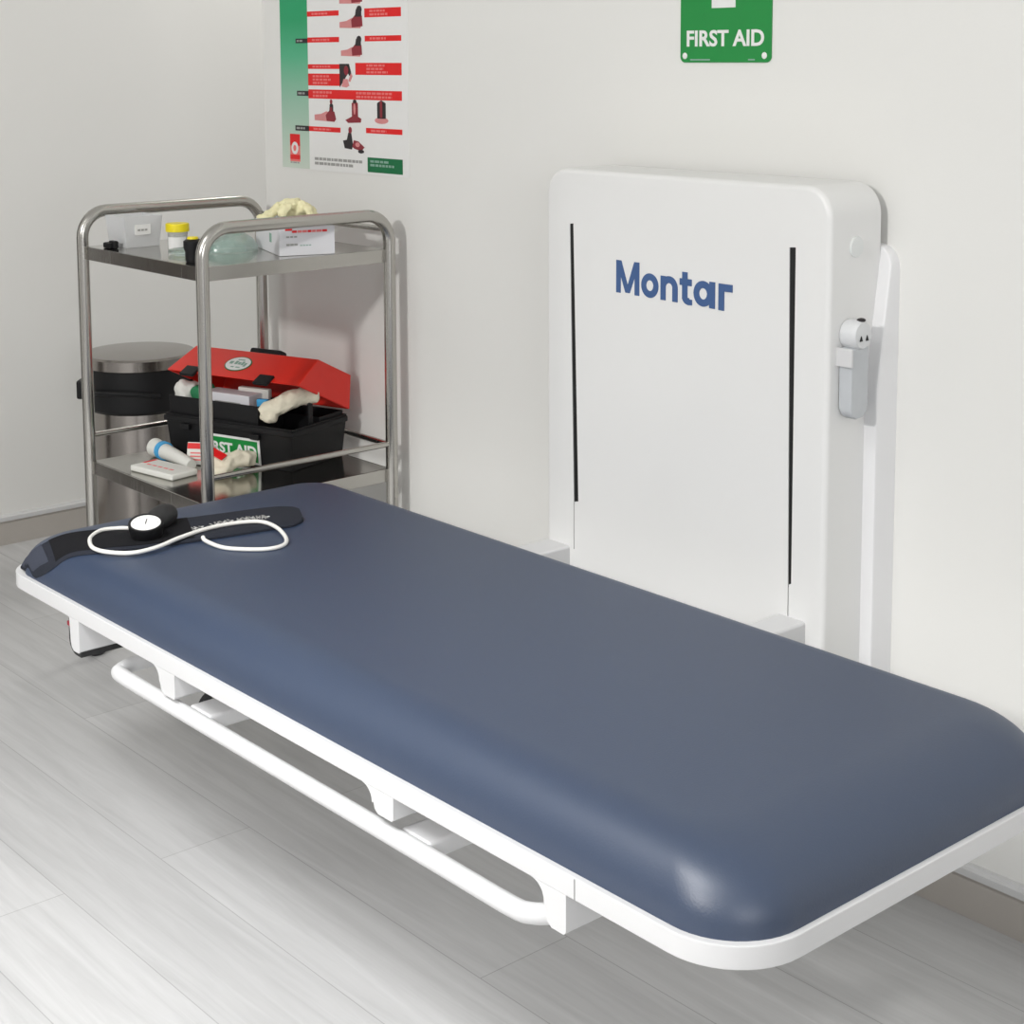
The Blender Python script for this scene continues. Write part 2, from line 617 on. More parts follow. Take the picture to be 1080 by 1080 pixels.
for poly in (SL, SR, [(-0.9662, 0.53), (-0.9642, 0.53), (-0.9642, 0.424), (-0.9662, 0.424)],
             [(-0.4925, 0.50), (-0.4907, 0.50), (-0.4907, 0.424), (-0.4925, 0.424)]):
    c1 = MB()
    c1.prism(poly, YU - 0.02, YU + 0.03, 'white')
    co = c1.build('cutter')
    md = cover.modifiers.new('b', 'BOOLEAN')
    md.operation = 'DIFFERENCE'
    md.solver = 'EXACT'
    md.object = co
    dg = bpy.context.evaluated_depsgraph_get()
    me = bpy.data.meshes.new_from_object(cover.evaluated_get(dg))
    cover.modifiers.clear()
    cover.data = me
    bpy.data.objects.remove(co)
cut.bm.free()
for p in cover.data.polygons:
    p.use_smooth = True
    p.material_index = 0
cover.data.materials.clear()
cover.data.materials.append(M['cover'])
cover.data.set_sharp_from_angle(angle=math.radians(35))
wp(cover, bench)
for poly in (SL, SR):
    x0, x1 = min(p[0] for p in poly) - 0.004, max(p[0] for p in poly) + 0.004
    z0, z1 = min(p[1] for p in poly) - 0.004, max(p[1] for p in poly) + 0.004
    o = MB().box(x0, x1, YU + 0.0015, YU + 0.034, z0, z1, 'slot').build('slot_shade_fill')  # black block almost flush with the front, painting the recess shade
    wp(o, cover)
    o['label'] = 'black fill painted as the shade inside the slot'

# lettering on the cover
mb = MB()
Y0, Y1 = YU + 0.0002, YU - 0.0006


nlet = [0]


def poly(pts):
    nlet[0] += 1
    mb.prism(pts, Y0, Y1 - 0.000012 * nlet[0], 'logo')


def ring(cx, cz, rx, rz, wd, a0=0, a1=360, n=28):
    for i in range(n):
        a, b = math.radians(a0 + (a1 - a0) * i / n), math.radians(a0 + (a1 - a0) * (i + 1) / n)
        poly([(cx + rx * math.cos(a), cz + rz * math.sin(a)), (cx + rx * math.cos(b), cz + rz * math.sin(b)),
              (cx + (rx - wd) * math.cos(b), cz + (rz - wd) * math.sin(b)), (cx + (rx - wd) * math.cos(a), cz + (rz - wd) * math.sin(a))])


S = 0.0112
B0 = 0.8850
zb = lambda x: B0 - (x + 0.863) * 0.013
poly([(-.8635, zb(-.86)), (-.8528, zb(-.86)), (-.8528, .9390), (-.8635, .9390)])
poly([(-.8208, zb(-.81)), (-.8100, zb(-.81)), (-.8100, .9390), (-.8208, .9390)])
poly([(-.8635, .9390), (-.8515, .9390), (-.8318, .8865), (-.8420, .8865)])
poly([(-.8218, .9390), (-.8100, .9390), (-.8318, .8865), (-.8418, .8865)])
ring(-.7862, .9038, .0193, .0200, S)
poly([(-.7620, zb(-.76)), (-.7508, zb(-.76)), (-.7508, .9228), (-.7620, .9228)])
ring(-.7433, .9048, .0187, .0188, S, 0, 180, 16)
poly([(-.7358, zb(-.73)), (-.7246, zb(-.73)), (-.7246, .9050), (-.7358, .9050)])
poly([(-.7147, .8900), (-.7035, .8900), (-.7035, .9335), (-.7147, .9335)])
poly([(-.7200, .9122), (-.6945, .9122), (-.6945, .9228), (-.7200, .9228)])
ring(-.7002, .8935, .0145, .0120, S, 180, 275, 10)
poly([(-.7000, .8815), (-.6935, .8820), (-.6935, .8905), (-.7000, .8908)])
ring(-.6700, .9030, .0198, .0203, S)
poly([(-.6565, .8820), (-.6453, .8818), (-.6453, .9235), (-.6565, .9235)])
poly([(-.6375, .8812), (-.6263, .8810), (-.6263, .9228), (-.6375, .9228)])
poly([(-.6375, .9112), (-.6095, .9112), (-.6095, .9228), (-.6375, .9228)])
o = wp(mb.build('lettering'), cover)
o['label'] = 'blue lettering reading Montar'

# round cap and hand-control clip on the cover's side
mb = MB()
mx = Matrix.Translation((XR, -0.079, 0.993)) @ Matrix.Rotation(PI / 2, 4, 'Y')
mb.lathe([(0, -0.002), (0.0155, -0.002), (0.0155, 0.002), (0.0145, 0.003), (0, 0.003)], 'cap', mtx=mx)
wp(mb.build('cap'), cover)
mb = MB()
mb.box(XR - 0.002, XR + 0.028, -0.121, -0.1155, 0.820, 0.848, 'white', 0.002)
mb.box(XR - 0.002, XR + 0.004, -0.118, -0.070, 0.822, 0.846, 'white', 0.001)
wp(mb.build('control_clip'), cover)

# support arms reaching from the cover to the bed frame
for x0, x1 in ((-1.037, -0.976), (-0.512, -0.458)):
    mb = MB()
    mb.box(x0, x1, -0.298, YU + 0.01, 0.389, 0.4275, 'white', 0.005, 3)
    wp(mb.build('support_arm'), bench)

# bed frame
FX0, FX1, FY0, FY1, FZ0, FZ1 = -1.800, 0.0, -0.8114, -0.146, 0.311, 0.339
mb = MB()
mb.prism(rrect(FX0, FX1, FY0, FY1, [0.10, 0.085, 0.075, 0.10], 12), FZ0, FZ1, 'white', axis='z', bev=0.0025)
frame = bd(mb.build('bed_frame'), bench)
o = bd(MB().box(-0.2485, -0.2465, FY0 - 0.0004, FY0 + 0.003, 0.3125, 0.3375, 'seam').build('seam'), frame)

# mattress: loops of a rounded rectangle drawn in on each side as they rise
MX0, MX1, MY0, MY1, MZ, MH, EX = -1.775, -0.008, -0.803, -0.148, 0.339, 0.078, 2.3
IL, IR, IF, IB = 0.15, 0.12, 0.085, 0.055
mb = MB()
t = bmesh.new()
loops = []
N = 18
for k in range(N + 1):
    s = (k / N) ** 1.6
    a = 1 - s
    h = MH * (1 - a ** EX) ** (1 / EX)
    rl, rr = 0.07 * (1 - .4 * s), 0.095 * (1 - .4 * s)
    q = rrect(MX0 + IL * s, MX1 - IR * s, MY0 + IF * s, MY1 - IB * s, [rr, rl, rl, rr], 12)
    loops.append([t.verts.new((p[0], p[1], MZ + h)) for p in q])
bot = [t.verts.new((v.co.x, v.co.y, MZ - 0.002)) for v in loops[0]]
loops.insert(0, bot)
for A, B in zip(loops, loops[1:]):
    n = len(A)
    for i in range(n):
        t.faces.new((A[i], A[(i + 1) % n], B[(i + 1) % n], B[i]))
t.faces.new(loops[-1])
t.faces.new(bot[::-1])
bmesh.ops.recalc_face_normals(t, faces=t.faces)
mb.add(t, 'vinyl')
o = bd(mb.build('mattress', ang=50), bench)
o['label'] = 'navy vinyl mattress'

# brackets below the front rim
for i, (x0, x1, zb0, fil) in enumerate(((-1.528, -1.492, 0.254, 0.004), (-1.213, -1.164, 0.271, 0.022), (-0.641, -0.594, 0.278, 0.022), (-0.3005, -0.2625, 0.262, 0.022))):
    zt = 0.3115
    pts = [(x0 - fil, zt)] + [(x0 - fil + fil * math.sin(a * PI / 12), zt - fil + fil * math.cos(a * PI / 12)) for a in range(1, 7)]
    pts += [(x0 + 0.003, zb0 + 0.014), (x0 + 0.006, zb0 + 0.005), (x0 + 0.013, zb0), (x1 - 0.004, zb0), (x1, zb0 + 0.004), (x1, zt)]
    mb = MB()
    mb.prism(pts, FY0 + 0.0005, FY0 + 0.19, 'white', bev=0.0)
    br = bd(mb.build('bracket'), bench)
    if i == 0:
        mb = MB()
        mb.prism([(x0 - 0.010, 0.311), (x0 - 0.010, 0.275)] + arc(x0 + 0.016, zb0 + 0.018, 0.026, 180, 270, 8) + [(x1 - 0.002, zb0 - 0.008), (x1 - 0.002, 0.311)], FY0 + 0.004, FY0 + 0.16, 'rubber')
        o = bd(mb.build('rubber_buffer'), br)
        o['label'] = 'black rubber buffer'
        o = bd(MB().box(x0 - 0.013, x0 - 0.003, FY0 + 0.002, FY0 + 0.03, 0.293, 0.301, 'ink_maroon', 0.001).build('indicator'), br)
        o['label'] = 'small red indicator'

# cross tubes under the frame and the lower hand rail
for x in (-1.125, -0.575):
    o = bd(MB().box(x - 0.032, x + 0.032, FY0 + 0.02, FY1 - 0.05, 0.236, 0.2615, 'white', 0.006, 3).build('cross_tube'), bench)
    mb = MB()
    mb.box(x - 0.02, x + 0.02, -0.50, -0.46, 0.2605, 0.312, 'white', 0.003)
    bd(mb.build('spacer'), o)
zz = 0.2515
path = [(-1.30, -0.60, zz), (-1.375, -0.68, zz)]
path = [(-1.395, -0.66, zz), (-1.395, -0.745, zz), (-1.393, -0.77, zz), (-1.383, -0.790, zz), (-1.362, -0.800, zz)]
path += [(-1.36 + (1.36 - 0.37) * i / 8, -0.801, zz) for i in range(1, 8)]
path += [(-0.37, -0.801, zz), (-0.340, -0.797, zz + 0.002), (-0.318, -0.788, zz + 0.007), (-0.298, -0.775, zz + 0.013), (-0.280, -0.760, zz + 0.016)]
mb = MB()
mb.tube(smooth_path(path, 4), 0.0128, 'white', 16)
rail = bd(mb.build('hand_rail', ang=60), bench)
mb = MB()
mb.box(-1.41, -1.115, -0.664, -0.636, 0.240, 0.262, 'white', 0.005)
bd(mb.build('rail_stay'), rail)

# hand control hanging in its clip
hc = thing('hand_control', 'pale grey hand control hanging in a clip on the side of the white wall unit', 'remote control', (XR + 0.012, -0.095, 0.745))
mb = MB()
mb.prism([(-0.1155, 0.848), (-0.1155, 0.757)] + [(-0.109, 0.746), (-0.100, 0.741), (-0.085, 0.742), (-0.077, 0.750), (-0.074, 0.762), (-0.074, 0.848)], XR + 0.0005, XR + 0.025, 'remote', axis='x', bev=0.004)
wp(mb.build('handle'), hc)
mb = MB()
mx = Matrix.Translation((XR + 0.0005, -0.094, 0.866)) @ Matrix.Rotation(PI / 2, 4, 'Y')
mb.lathe([(0, 0), (0.021, 0), (0.0225, 0.004), (0.0225, 0.022), (0.019, 0.028), (0, 0.029)], 'remote_face', mtx=mx)
hd = wp(mb.build('control_head'), hc)
for dy in (-0.007, 0.007):
    mb = MB()
    mb.prism([(-0.094 + dy - 0.003, 0.858), (-0.094 + dy + 0.003, 0.858), (-0.094 + dy, 0.866)], XR + 0.029, XR + 0.0305, 'black', axis='x')
    o = wp(mb.build('button'), hd)
    o['label'] = 'small dark arrow button'
o = wp(MB().ball((XR + 0.022, -0.092, 0.8875), (0.006, 0.008, 0.0035), 'ink_black').build('cable_socket'), hd)

# ------------------------------------------------------------------ steel trolley
TA, TB, TN, TF = -2.0972, -1.6124, -0.4818, -0.0487
ZU = 0.956
tr = thing('instrument_trolley', 'two-shelf stainless steel instrument trolley standing against the wall by the passage', 'trolley', ((TA + TB) / 2, (TN + TF) / 2, 0))
PR = 0.0125
for x in (TA, TB):
    r = 0.055
    path = [(x, TN, 0.085), (x, TN, 0.5), (x, TN, ZU - r)]
    path += [(x, TN + r - r * math.cos(a * PI / 16), ZU - r + r * math.sin(a * PI / 16)) for a in range(1, 9)]
    path += [(x, TN + r + 0.1, ZU), (x, TF - r - 0.1, ZU)]
    path += [(x, TF - r + r * math.sin(a * PI / 16), ZU - r + r * math.cos(a * PI / 16)) for a in range(0, 9)]
    path += [(x, TF, 0.5), (x, TF, 0.085)]
    mb = MB()
    mb.tube(path, PR, 'steel', 20)
    wp(mb.build('end_frame', ang=60), tr)
for zt, nm in ((0.8845, 'shelf'), (0.4285, 'shelf')):
    mb = MB()
    mb.box(TA + 0.011, TB - 0.004, TN + 0.0, TF - 0.002, zt - 0.004, zt, 'shelf', 0.0012)
    mb.box(TA + 0.011, TB - 0.004, TN - 0.002, TN + 0.004, zt - 0.027, zt, 'steel', 0.0012)
    mb.box(TA + 0.011, TB - 0.004, TF - 0.006, TF, zt - 0.027, zt, 'steel', 0.0012)
    mb.box(TA + 0.009, TA + 0.013, TN, TF, zt - 0.027, zt, 'steel', 0.0012)
    mb.box(TB - 0.008, TB - 0.002, TN, TF, zt - 0.027, zt, 'steel', 0.0012)
    wp(mb.build(nm), tr)
for a, b in (((TA, TN, 0.4815), (TA, TF, 0.4815)), ((TB, TN, 0.4815), (TB, TF, 0.4815)), ((TA, TF, 0.478), (TB, TF, 0.478)), ((TA, TF, 0.925), (TB, TF, 0.925))):
    mb = MB()
    mb.tube([a, b], 0.006, 'steel', 12)
    wp(mb.build('guard_rail', ang=60), tr)
for x in (TA, TB):
    for y in (TN, TF):
        mb = MB()
        mb.lathe([(0, 0.096), (0.011, 0.096), (0.016, 0.088), (0.016, 0.070), (0, 0.070)], 'steel', c=(x, y, 0), seg=20)
        for s in (-1, 1):
            mb.box(x + s * 0.0135 - 0.0015, x + s * 0.0135 + 0.0015, y - 0.012, y + 0.012, 0.03, 0.076, 'steel', 0.001)
        mb.box(x - 0.015, x + 0.015, y - 0.012, y + 0.012, 0.068, 0.074, 'steel', 0.001)
        ca = wp(mb.build('caster'), tr)
        mb = MB()
        mx = Matrix.Translation((x, y, 0.033)) @ Matrix.Rotation(PI / 2, 4, 'Y')
        mb.lathe([(0, -0.010), (0.028, -0.010), (0.033, -0.006), (0.033, 0.006), (0.028, 0.010), (0, 0.010)], 'rubber', seg=28, mtx=mx)
        wp(mb.build('wheel'), ca)

# ------------------------------------------------------------------ pedal bin in the passage behind
BC = (-2.62, -0.083, 0)
BT = 0.545
bn = thing('pedal_bin', 'round steel pedal bin with a black collar standing behind the trolley', 'bin', BC)
mb = MB()
mb.lathe([(0, 0.02), (0.120, 0.02), (0.120, 0.42), (0, 0.42)], 'binsteel', c=BC, seg=64)
wp(mb.build('body'), bn)
mb = MB()
mb.lathe([(0, 0.0), (0.124, 0.0), (0.126, 0.008), (0.126, 0.022), (0.121, 0.026), (0, 0.026)], 'black', c=BC, seg=56)
wp(mb.build('base_ring'), bn)
mb = MB()
mb.lathe([(0.118, 0.405), (0.126, 0.405), (0.133, 0.412), (0.135, 0.43), (0.135, BT - 0.033), (0.118, BT - 0.030)], 'black', c=BC, seg=56)
mb.box(0.128, 0.156, -0.022, 0.022, 0.425, 0.472, 'black', 0.005, mtx=Matrix.Translation((BC[0], BC[1], 0)) @ Matrix.Rotation(math.radians(229), 4, 'Z'))
mb.tube(smooth_path([(BC[0] + 0.0, BC[1] - 0.136, 0.455), (BC[0] + 0.06, BC[1] - 0.134, 0.463), (BC[0] + 0.115, BC[1] - 0.082, 0.463), (BC[0] + 0.137, BC[1] - 0.02, 0.452)], 6), 0.006, 'black', 10)
wp(mb.build('collar'), bn)
mb = MB()
mb.lathe([(0, BT - 0.034), (0.134, BT - 0.034), (0.139, BT - 0.030), (0.139, BT - 0.006), (0.135, BT - 0.001), (0.128, BT), (0.06, BT + 0.0035), (0, BT + 0.004)], 'binsteel', c=BC, seg=72)
wp(mb.build('lid'), bn)
mb = MB()
mb.box(BC[0] + 0.10, BC[0] + 0.165, BC[1] - 0.10, BC[1] - 0.055, 0.006, 0.016, 'black', 0.003)
wp(mb.build('pedal'), bn)

# ------------------------------------------------------------------ resuscitation poster
PX0, PX1, PZ0, PZ1 = -2.0735, -1.606, 1.0275, 1.690
mb = MB()
mb.box(PX0, PX1, -0.0012, 0.0, PZ0, PZ1, 'paper')
lay = [0.0012]


def pr(x0, x1, z0, z1, m, k=1):
    mb.box(x0, x1, -0.0012 - 0.0003 * k, -0.0010, z0, z1, m)


def words(x0, x1, z0, z1, m, rows, k=2):
    rh = (z1 - z0) / rows
    for r in range(rows):
        x = x0
        end = x0 + (x1 - x0) * random.uniform(0.7, 1.0)
        while x < end:
            wd = random.uniform(0.006, 0.016)
            pr(x, min(x + wd, end), z1 - rh * (r + 0.8), z1 - rh * (r + 0.2), m, k)
            x += wd + 0.003


pr(PX0 + 0.001, -1.9645, PZ0 + 0.001, PZ1 - 0.001, 'strip')
reds = [(-1.9645, -1.845, 1.361, 1.372), (-1.752, -1.626, 1.355, 1.3735), (-1.9645, -1.845, 1.305, 1.316), (-1.752, -1.626, 1.3055, 1.317),
        (-1.9645, -1.841, 1.248, 1.258), (-1.9645, -1.841, 1.212, 1.238), (-1.787, -1.626, 1.236, 1.261), (-1.9645, -1.626, 1.184, 1.2035),
        (-1.9645, -1.845, 1.1125, 1.123), (-1.752, -1.626, 1.1145, 1.1255),
        (-1.9645, -1.845, 1.42, 1.431), (-1.752, -1.626, 1.415, 1.432), (-1.9645, -1.626, 1.50, 1.52), (-1.9645, -1.626, 1.60, 1.66)]
for i, (a, b, c, d) in enumerate(reds):
    pr(a, b, c, d, 'ink_red')
    rows = 1 if d - c < 0.013 else (2 if d - c < 0.022 else 3)
    off = 0.04 if i == 6 else 0.018
    words(a + off, min(a + off + 0.075, b - 0.01), c + 0.002, d - 0.002, 'ink_pink', rows)
    if i == 7:
        words(-1.785, -1.655, c + 0.002, d - 0.002, 'ink_pink', 2)
for a, b, c, d in ((-2.011, -1.9645, 1.304, 1.314), (-2.009, -1.9645, 1.189, 1.2), (-2.018, -1.9645, 1.112, 1.1235), (-2.011, -1.9645, 1.42, 1.43)):
    pr(a, b, c, d, 'ink_black', 2)
    words(a + 0.005, b - 0.014, c + 0.002, d - 0.002, 'ink_grey', 1, 3)
pr(-1.748, -1.626, 1.033, 1.064, 'ink_green')
words(-1.738, -1.655, 1.044, 1.060, 'ink_lgreen', 2)
words(-1.944, -1.762, 1.038, 1.058, 'ink_grey', 2)
# emblem: red block over a pale rosette
pr(-2.0405, -2.001, 1.078, 1.104, 'ink_red', 2)
pr(-2.0405, -2.001, 1.043, 1.079, 'ink_pink', 2)
pr(-2.0405, -2.001, 1.048, 1.058, 'ink_red', 3)
mb.prism([(-2.021 + 0.013 * math.cos(a * PI / 8), 1.073 + 0.014 * math.sin(a * PI / 8)) for a in range(16)], -0.0024, -0.0012, 'paper')
mb.prism([(-2.021 + 0.006 * math.cos(a * PI / 6), 1.073 + 0.007 * math.sin(a * PI / 6)) for a in range(12)], -0.0027, -0.0012, 'ink_pink')
words(-2.040, -2.003, 1.038, 1.043, 'ink_grey', 1, 2)


def fig(cx, z0, sc_, parts):
    for k, (m, pts) in enumerate(parts):
        mb.prism([(cx + p[0] * sc_, z0 + p[1] * sc_) for p in pts], -0.0016 - 0.0003 * k, -0.0012, m)


def oval(x, z, rx, rz, n=12):
    return [(x + rx * math.cos(2 * PI * i / n), z + rz * math.sin(2 * PI * i / n)) for i in range(n)]


lying = [(-.045, 0), (-.045, .012), (-.02, .014), (.0, .02), (.02, .016), (.034, .004), (.03, -.002)]
kneel = [(.004, .0), (.0, .02), (.006, .036), (.018, .048), (.032, .046), (.038, .02), (.036, 0)]
head = oval(.021, .050, .010, .010)
for z0 in (1.335, 1.276, 1.386):
    fig(-1.797, z0, 0.92 if z0 < 1.33 else 1.0, [('ink_skin', lying), ('ink_maroon', [(.0, 0), (-.002, .016), (.012, .026), (.036, .024), (.038, .002)]), ('ink_black', [(.012, .022), (.016, .038), (.034, .04), (.034, .022)]), ('ink_black', oval(.027, .037, .009, .008))])
fig(-1.82, 1.209, 1.0, [('ink_black', [(-.025, .0), (-.025, .05), (.01, .05), (.018, .03), (.012, .024), (.006, .03), (-.004, .02)]), ('ink_skin', [(-.018, .002), (-.010, .018), (.004, .018), (.010, .004), (.0, 0)]), ('ink_maroon', oval(.0, .036, .008, .010)), ('ink_skin', [(.014, .012), (.022, .024), (.018, .03), (.008, .014)])])
fig(-1.897, 1.137, 1.0, [('ink_skin', lying), ('ink_maroon', [(.002, -.001), (-.002, .012), (.012, .022), (.03, .02), (.036, .004), (.03, -.002)]), ('ink_black', [(.012, .02), (.014, .034), (.018, .040), (.026, .034), (.026, .02)]), ('ink_maroon', oval(.019, .024, .005, .006)), ('ink_maroon', oval(.0195, .041, .004, .005))])
fig(-1.796, 1.136, 1.0, [('ink_maroon', [(-.03, .004), (-.006, .012), (-.006, .04), (.006, .046), (.016, .04), (.016, .012), (.028, .008), (.026, 0), (-.02, -.002)]), ('ink_skin', oval(.004, .028, .004, .012)), ('ink_black', oval(.005, .044, .006, .004))])
fig(-1.697, 1.136, 1.0, [('ink_skin', oval(.0, .006, .024, .007)), ('ink_black', [(-.014, .01), (-.014, .042), (.0, .048), (.015, .042), (.015, .01)]), ('ink_maroon', [(-.004, .012), (-.004, .046), (.004, .046), (.004, .012)])])
fig(-1.80, 1.076, 1.0, [('ink_black', [(-.03, .004), (-.036, .02), (-.022, .022), (-.016, .038), (-.006, .04), (.0, .012), (-.004, .002)]), ('ink_maroon', [(-.002, .008), (.004, .022), (.02, .02), (.042, .008), (.03, .0), (.006, .004)]), ('ink_maroon', oval(-.009, .043, .006, .007)), ('ink_skin', oval(.018, .013, .008, .005)), ('ink_black', oval(.03, -.001, .010, .004))])
o = mb.build('poster', loc=(PX0, 0, PZ0))
tag(o, 'resuscitation chart poster with green side strip and red captions, on the wall above the trolley', 'poster')

# ------------------------------------------------------------------ first aid sign
sg = thing('wall_sign', 'green plastic FIRST AID wall sign with white cross, above the wall unit', 'sign', (-0.754, 0, 1.262))
mb = MB()
mb.prism(rrect(-0.852, -0.656, 1.2615, 1.525, 0.010, 6), -0.003, 0.0, 'signgreen', bev=0.0006)
wp(mb.build('plate'), sg)
mb = MB()
cx, cz = -0.7565, 1.430
a, b = 0.0255, 0.080
mb.prism([(cx + p, cz + q) for p, q in ((-a, -b), (a, -b), (a, -a), (b, -a), (b, a), (a, a), (a, b), (-a, b), (-a, a), (-b, a), (-b, -a), (-a, -a))], -0.0036, -0.0028, 'paper')
o = wp(mb.build('cross'), sg)
o['label'] = 'white cross'
mb = MB()
text_mesh(mb, 'FIRST AID', -0.837, -0.670, 1.2875, 1.3145, -0.003, 'paper', 0.026)
o = wp(mb.build('lettering'), sg)
o['label'] = 'white lettering reading FIRST AID'
mb = MB()
mb.bm.free()
for x in (-0.8415, -0.6695):
    mb = MB()
    mb.lathe([(0, 0.002), (0.004, 0.0015), (0.0055, 0)], 'paper', seg=16, mtx=Matrix.Translation((x, -0.003, 1.2725)) @ Matrix.Rotation(PI / 2, 4, 'X'))
    wp(mb.build('fixing_screw'), sg)
for a, b in ((-0.829, -0.785), (-0.703, -0.689)):
    mb = MB()
    mb.box(a, b, -0.0034, -0.0028, 1.2648, 1.2672, 'ink_lgreen')
    wp(mb.build('small_print'), sg)

# ------------------------------------------------------------------ first aid kit on the lower shelf
AN = math.radians(18)
KO = Vector((-1.712, -0.226, 0.4287))
KL, KD, KH = 0.345, 0.185, 0.090
KM = Matrix.Translation(KO) @ Matrix.Rotation(AN, 4, 'Z')            # local: x runs from -KL to 0, y from 0 to KD


def kp(o, parent):
    """mesh given in the kit's own frame"""
    o.parent = parent
    return o


kit = bpy.data.objects.new('first_aid_kit', None)
kit.empty_display_size = 0.05
COL.objects.link(kit)
kit.matrix_world = KM
tag(kit, 'black first aid toolbox with its red lid tilted open, on the lower trolley shelf', 'first aid kit')


def shell(mb, x0, x1, y0, y1, z0, z1, tp, th, m, bev=0.003):
    """open-topped box with tapered walls"""
    t = bmesh.new()
    def rect(d, z, i=0):
        return [t.verts.new((x, y, z)) for x, y in ((x0 + d + i, y0 + d + i), (x1 - d - i, y0 + d + i), (x1 - d - i, y1 - d - i), (x0 + d + i, y1 - d - i))]
    A, B, C, D = rect(tp, z0), rect(0, z1), rect(0, z1, th), rect(tp, z0 + th, th)
    for P, Q in ((A, B), (B, C), (C, D)):
        for i in range(4):
            t.faces.new((P[i], P[(i + 1) % 4], Q[(i + 1) % 4], Q[i]))
    t.faces.new(A[::-1])
    t.faces.new(D)
    bmesh.ops.recalc_face_normals(t, faces=t.faces)
    bmesh.ops.bevel(t, geom=t.edges[:], offset=bev * 0.5, segments=2, profile=0.5, affect='EDGES')
    return mb.add(t, m)


mb = MB()
shell(mb, -KL, 0, 0, KD, 0, KH, 0.008, 0.003, 'black')
mb.box(-KL - 0.003, 0.003, -0.003, 0.004, KH - 0.016, KH - 0.004, 'black', 0.002)
mb.box(-0.004, 0.003, 0, KD, KH - 0.016, KH - 0.004, 'black', 0.002)
base = kp(mb.build('base'), kit)
for x in (-0.285, -0.095):
    kp(MB().box(x - 0.012, x + 0.012, -0.008, 0.0, KH - 0.030, KH - 0.018, 'black', 0.002).build('latch_catch'), base)
# stuck label
mb = MB()
lm = Matrix.Translation((0, 0.0075, 0)) @ Matrix.Rotation(math.radians(4.6), 4, 'X')
mb.box(-0.250, -0.089, -0.001, 0.001, 0.004, 0.059, 'paper', mtx=lm)
mb.box(-0.245, -0.095, -0.0016, 0.001, 0.009, 0.054, 'signgreen', mtx=lm)
text_mesh(mb, 'FIRST AID', -0.241, -0.098, 0.020, 0.044, -0.0014, 'paper', 0.034, mtx=lm)
o = kp(mb.build('label_plate'), kit)
o['label'] = 'green and white label reading FIRST AID'
# trays
mb = MB()
shell(mb, -0.340, -0.094, 0.006, 0.095, 0.070, 0.128, 0.003, 0.0025, 'black')
kp(mb.build('tray'), kit)
mb = MB()
shell(mb, -0.340, -0.006, 0.098, 0.180, 0.040, 0.098, 0.003, 0.0025, 'black')
kp(mb.build('tray'), kit)
for x in (-0.338, -0.010):
    mb = MB()
    mb.box(x - 0.0015, x + 0.0015, 0.085, 0.100, 0.06, 0.150, 'black', 0.001, mtx=Matrix.Translation((0, -0.02, 0.0)))
    kp(mb.build('tray_link'), kit)
# lid: hinged at the rear top edge
AL = math.radians(25)
LM = Matrix.Translation((0, KD + 0.003, KH + 0.009)) @ Matrix.Rotation(-AL, 4, 'X')       # lid frame: y from -LD (front) to 0, z up from the hinge
LD = KD + 0.008
LH = 0.072
mb = MB()
t = bmesh.new()
x0, x1 = -KL - 0.006, 0.006
bo = [t.verts.new(p) for p in ((x0, -LD, 0), (x1, -LD, 0), (x1, 0, 0), (x0, 0, 0))]
to = [t.verts.new(p) for p in ((x0 + 0.012, -LD + 0.058, LH), (x1 - 0.010, -LD + 0.058, LH), (x1 - 0.010, -0.012, LH), (x0 + 0.012, -0.012, LH))]
bi = [t.verts.new(p) for p in ((x0 + 0.004, -LD + 0.004, 0), (x1 - 0.004, -LD + 0.004, 0), (x1 - 0.004, -0.004, 0), (x0 + 0.004, -0.004, 0))]
ti = [t.verts.new(p) for p in ((x0 + 0.016, -LD + 0.062, LH - 0.004), (x1 - 0.014, -LD + 0.062, LH - 0.004), (x1 - 0.014, -0.016, LH - 0.004), (x0 + 0.016, -0.016, LH - 0.004))]
for P, Q in ((to, bo), (bo, bi), (bi, ti)):
    for i in range(4):
        t.faces.new((P[i], P[(i + 1) % 4], Q[(i + 1) % 4], Q[i]))
t.faces.new(to)
t.faces.new(ti[::-1])
bmesh.ops.recalc_face_normals(t, faces=t.faces)
bmesh.ops.bevel(t, geom=t.edges[:], offset=0.0025, segments=3, profile=0.5, affect='EDGES')
mb.add(t, 'red', LM)
lid = kp(mb.build('lid'), kit)
lid['label'] = 'red lid'
# front-face frame of the lid
sl = math.atan2(0.058, LH)
FM = LM @ Matrix.Translation((0, -LD, 0)) @ Matrix.Rotation(-sl, 4, 'X')         # z runs up the sloping front
for x in (-0.285, -0.085):
    mb = MB()
    mb.box(x - 0.019, x + 0.019, -0.005, 0.002, -0.012, 0.018, 'black', 0.002, mtx=FM)
    kp(mb.build('latch'), lid)
mb = MB()
mb.prism(oval(-0.185, 0.046, 0.0335, 0.0245, 36), -0.0012, 0.001, 'ink_green', mtx=FM)
mb.prism(oval(-0.185, 0.046, 0.0310, 0.0222, 36), -0.0017, 0.001, 'paper', mtx=FM)
for a, b, c, d in ((-0.208, -0.199, 0.043, 0.052), (-0.194, -0.187, 0.043, 0.054), (-0.185, -0.178, 0.043, 0.051), (-0.176, -0.170, 0.042, 0.054), (-0.168, -0.162, 0.038, 0.050), (-0.193, -0.175, 0.0575, 0.0605), (-0.196, -0.188, 0.032, 0.035), (-0.183, -0.172, 0.032, 0.035)):
    mb.box(a, b, -0.0021, 0.0, c, d, 'ink_lgreen', mtx=FM)
o = kp(mb.build('badge'), lid)
o['label'] = 'white oval badge with green edge'
mb = MB()
mb.box(-0.235, -0.135, -0.100, -0.060, LH - 0.004, LH + 0.006, 'black', 0.003, mtx=LM)
mb.box(-0.228, -0.142, -0.090, -0.066, LH + 0.004, LH + 0.020, 'black', 0.005, mtx=LM)
kp(mb.build('carry_handle'), lid)


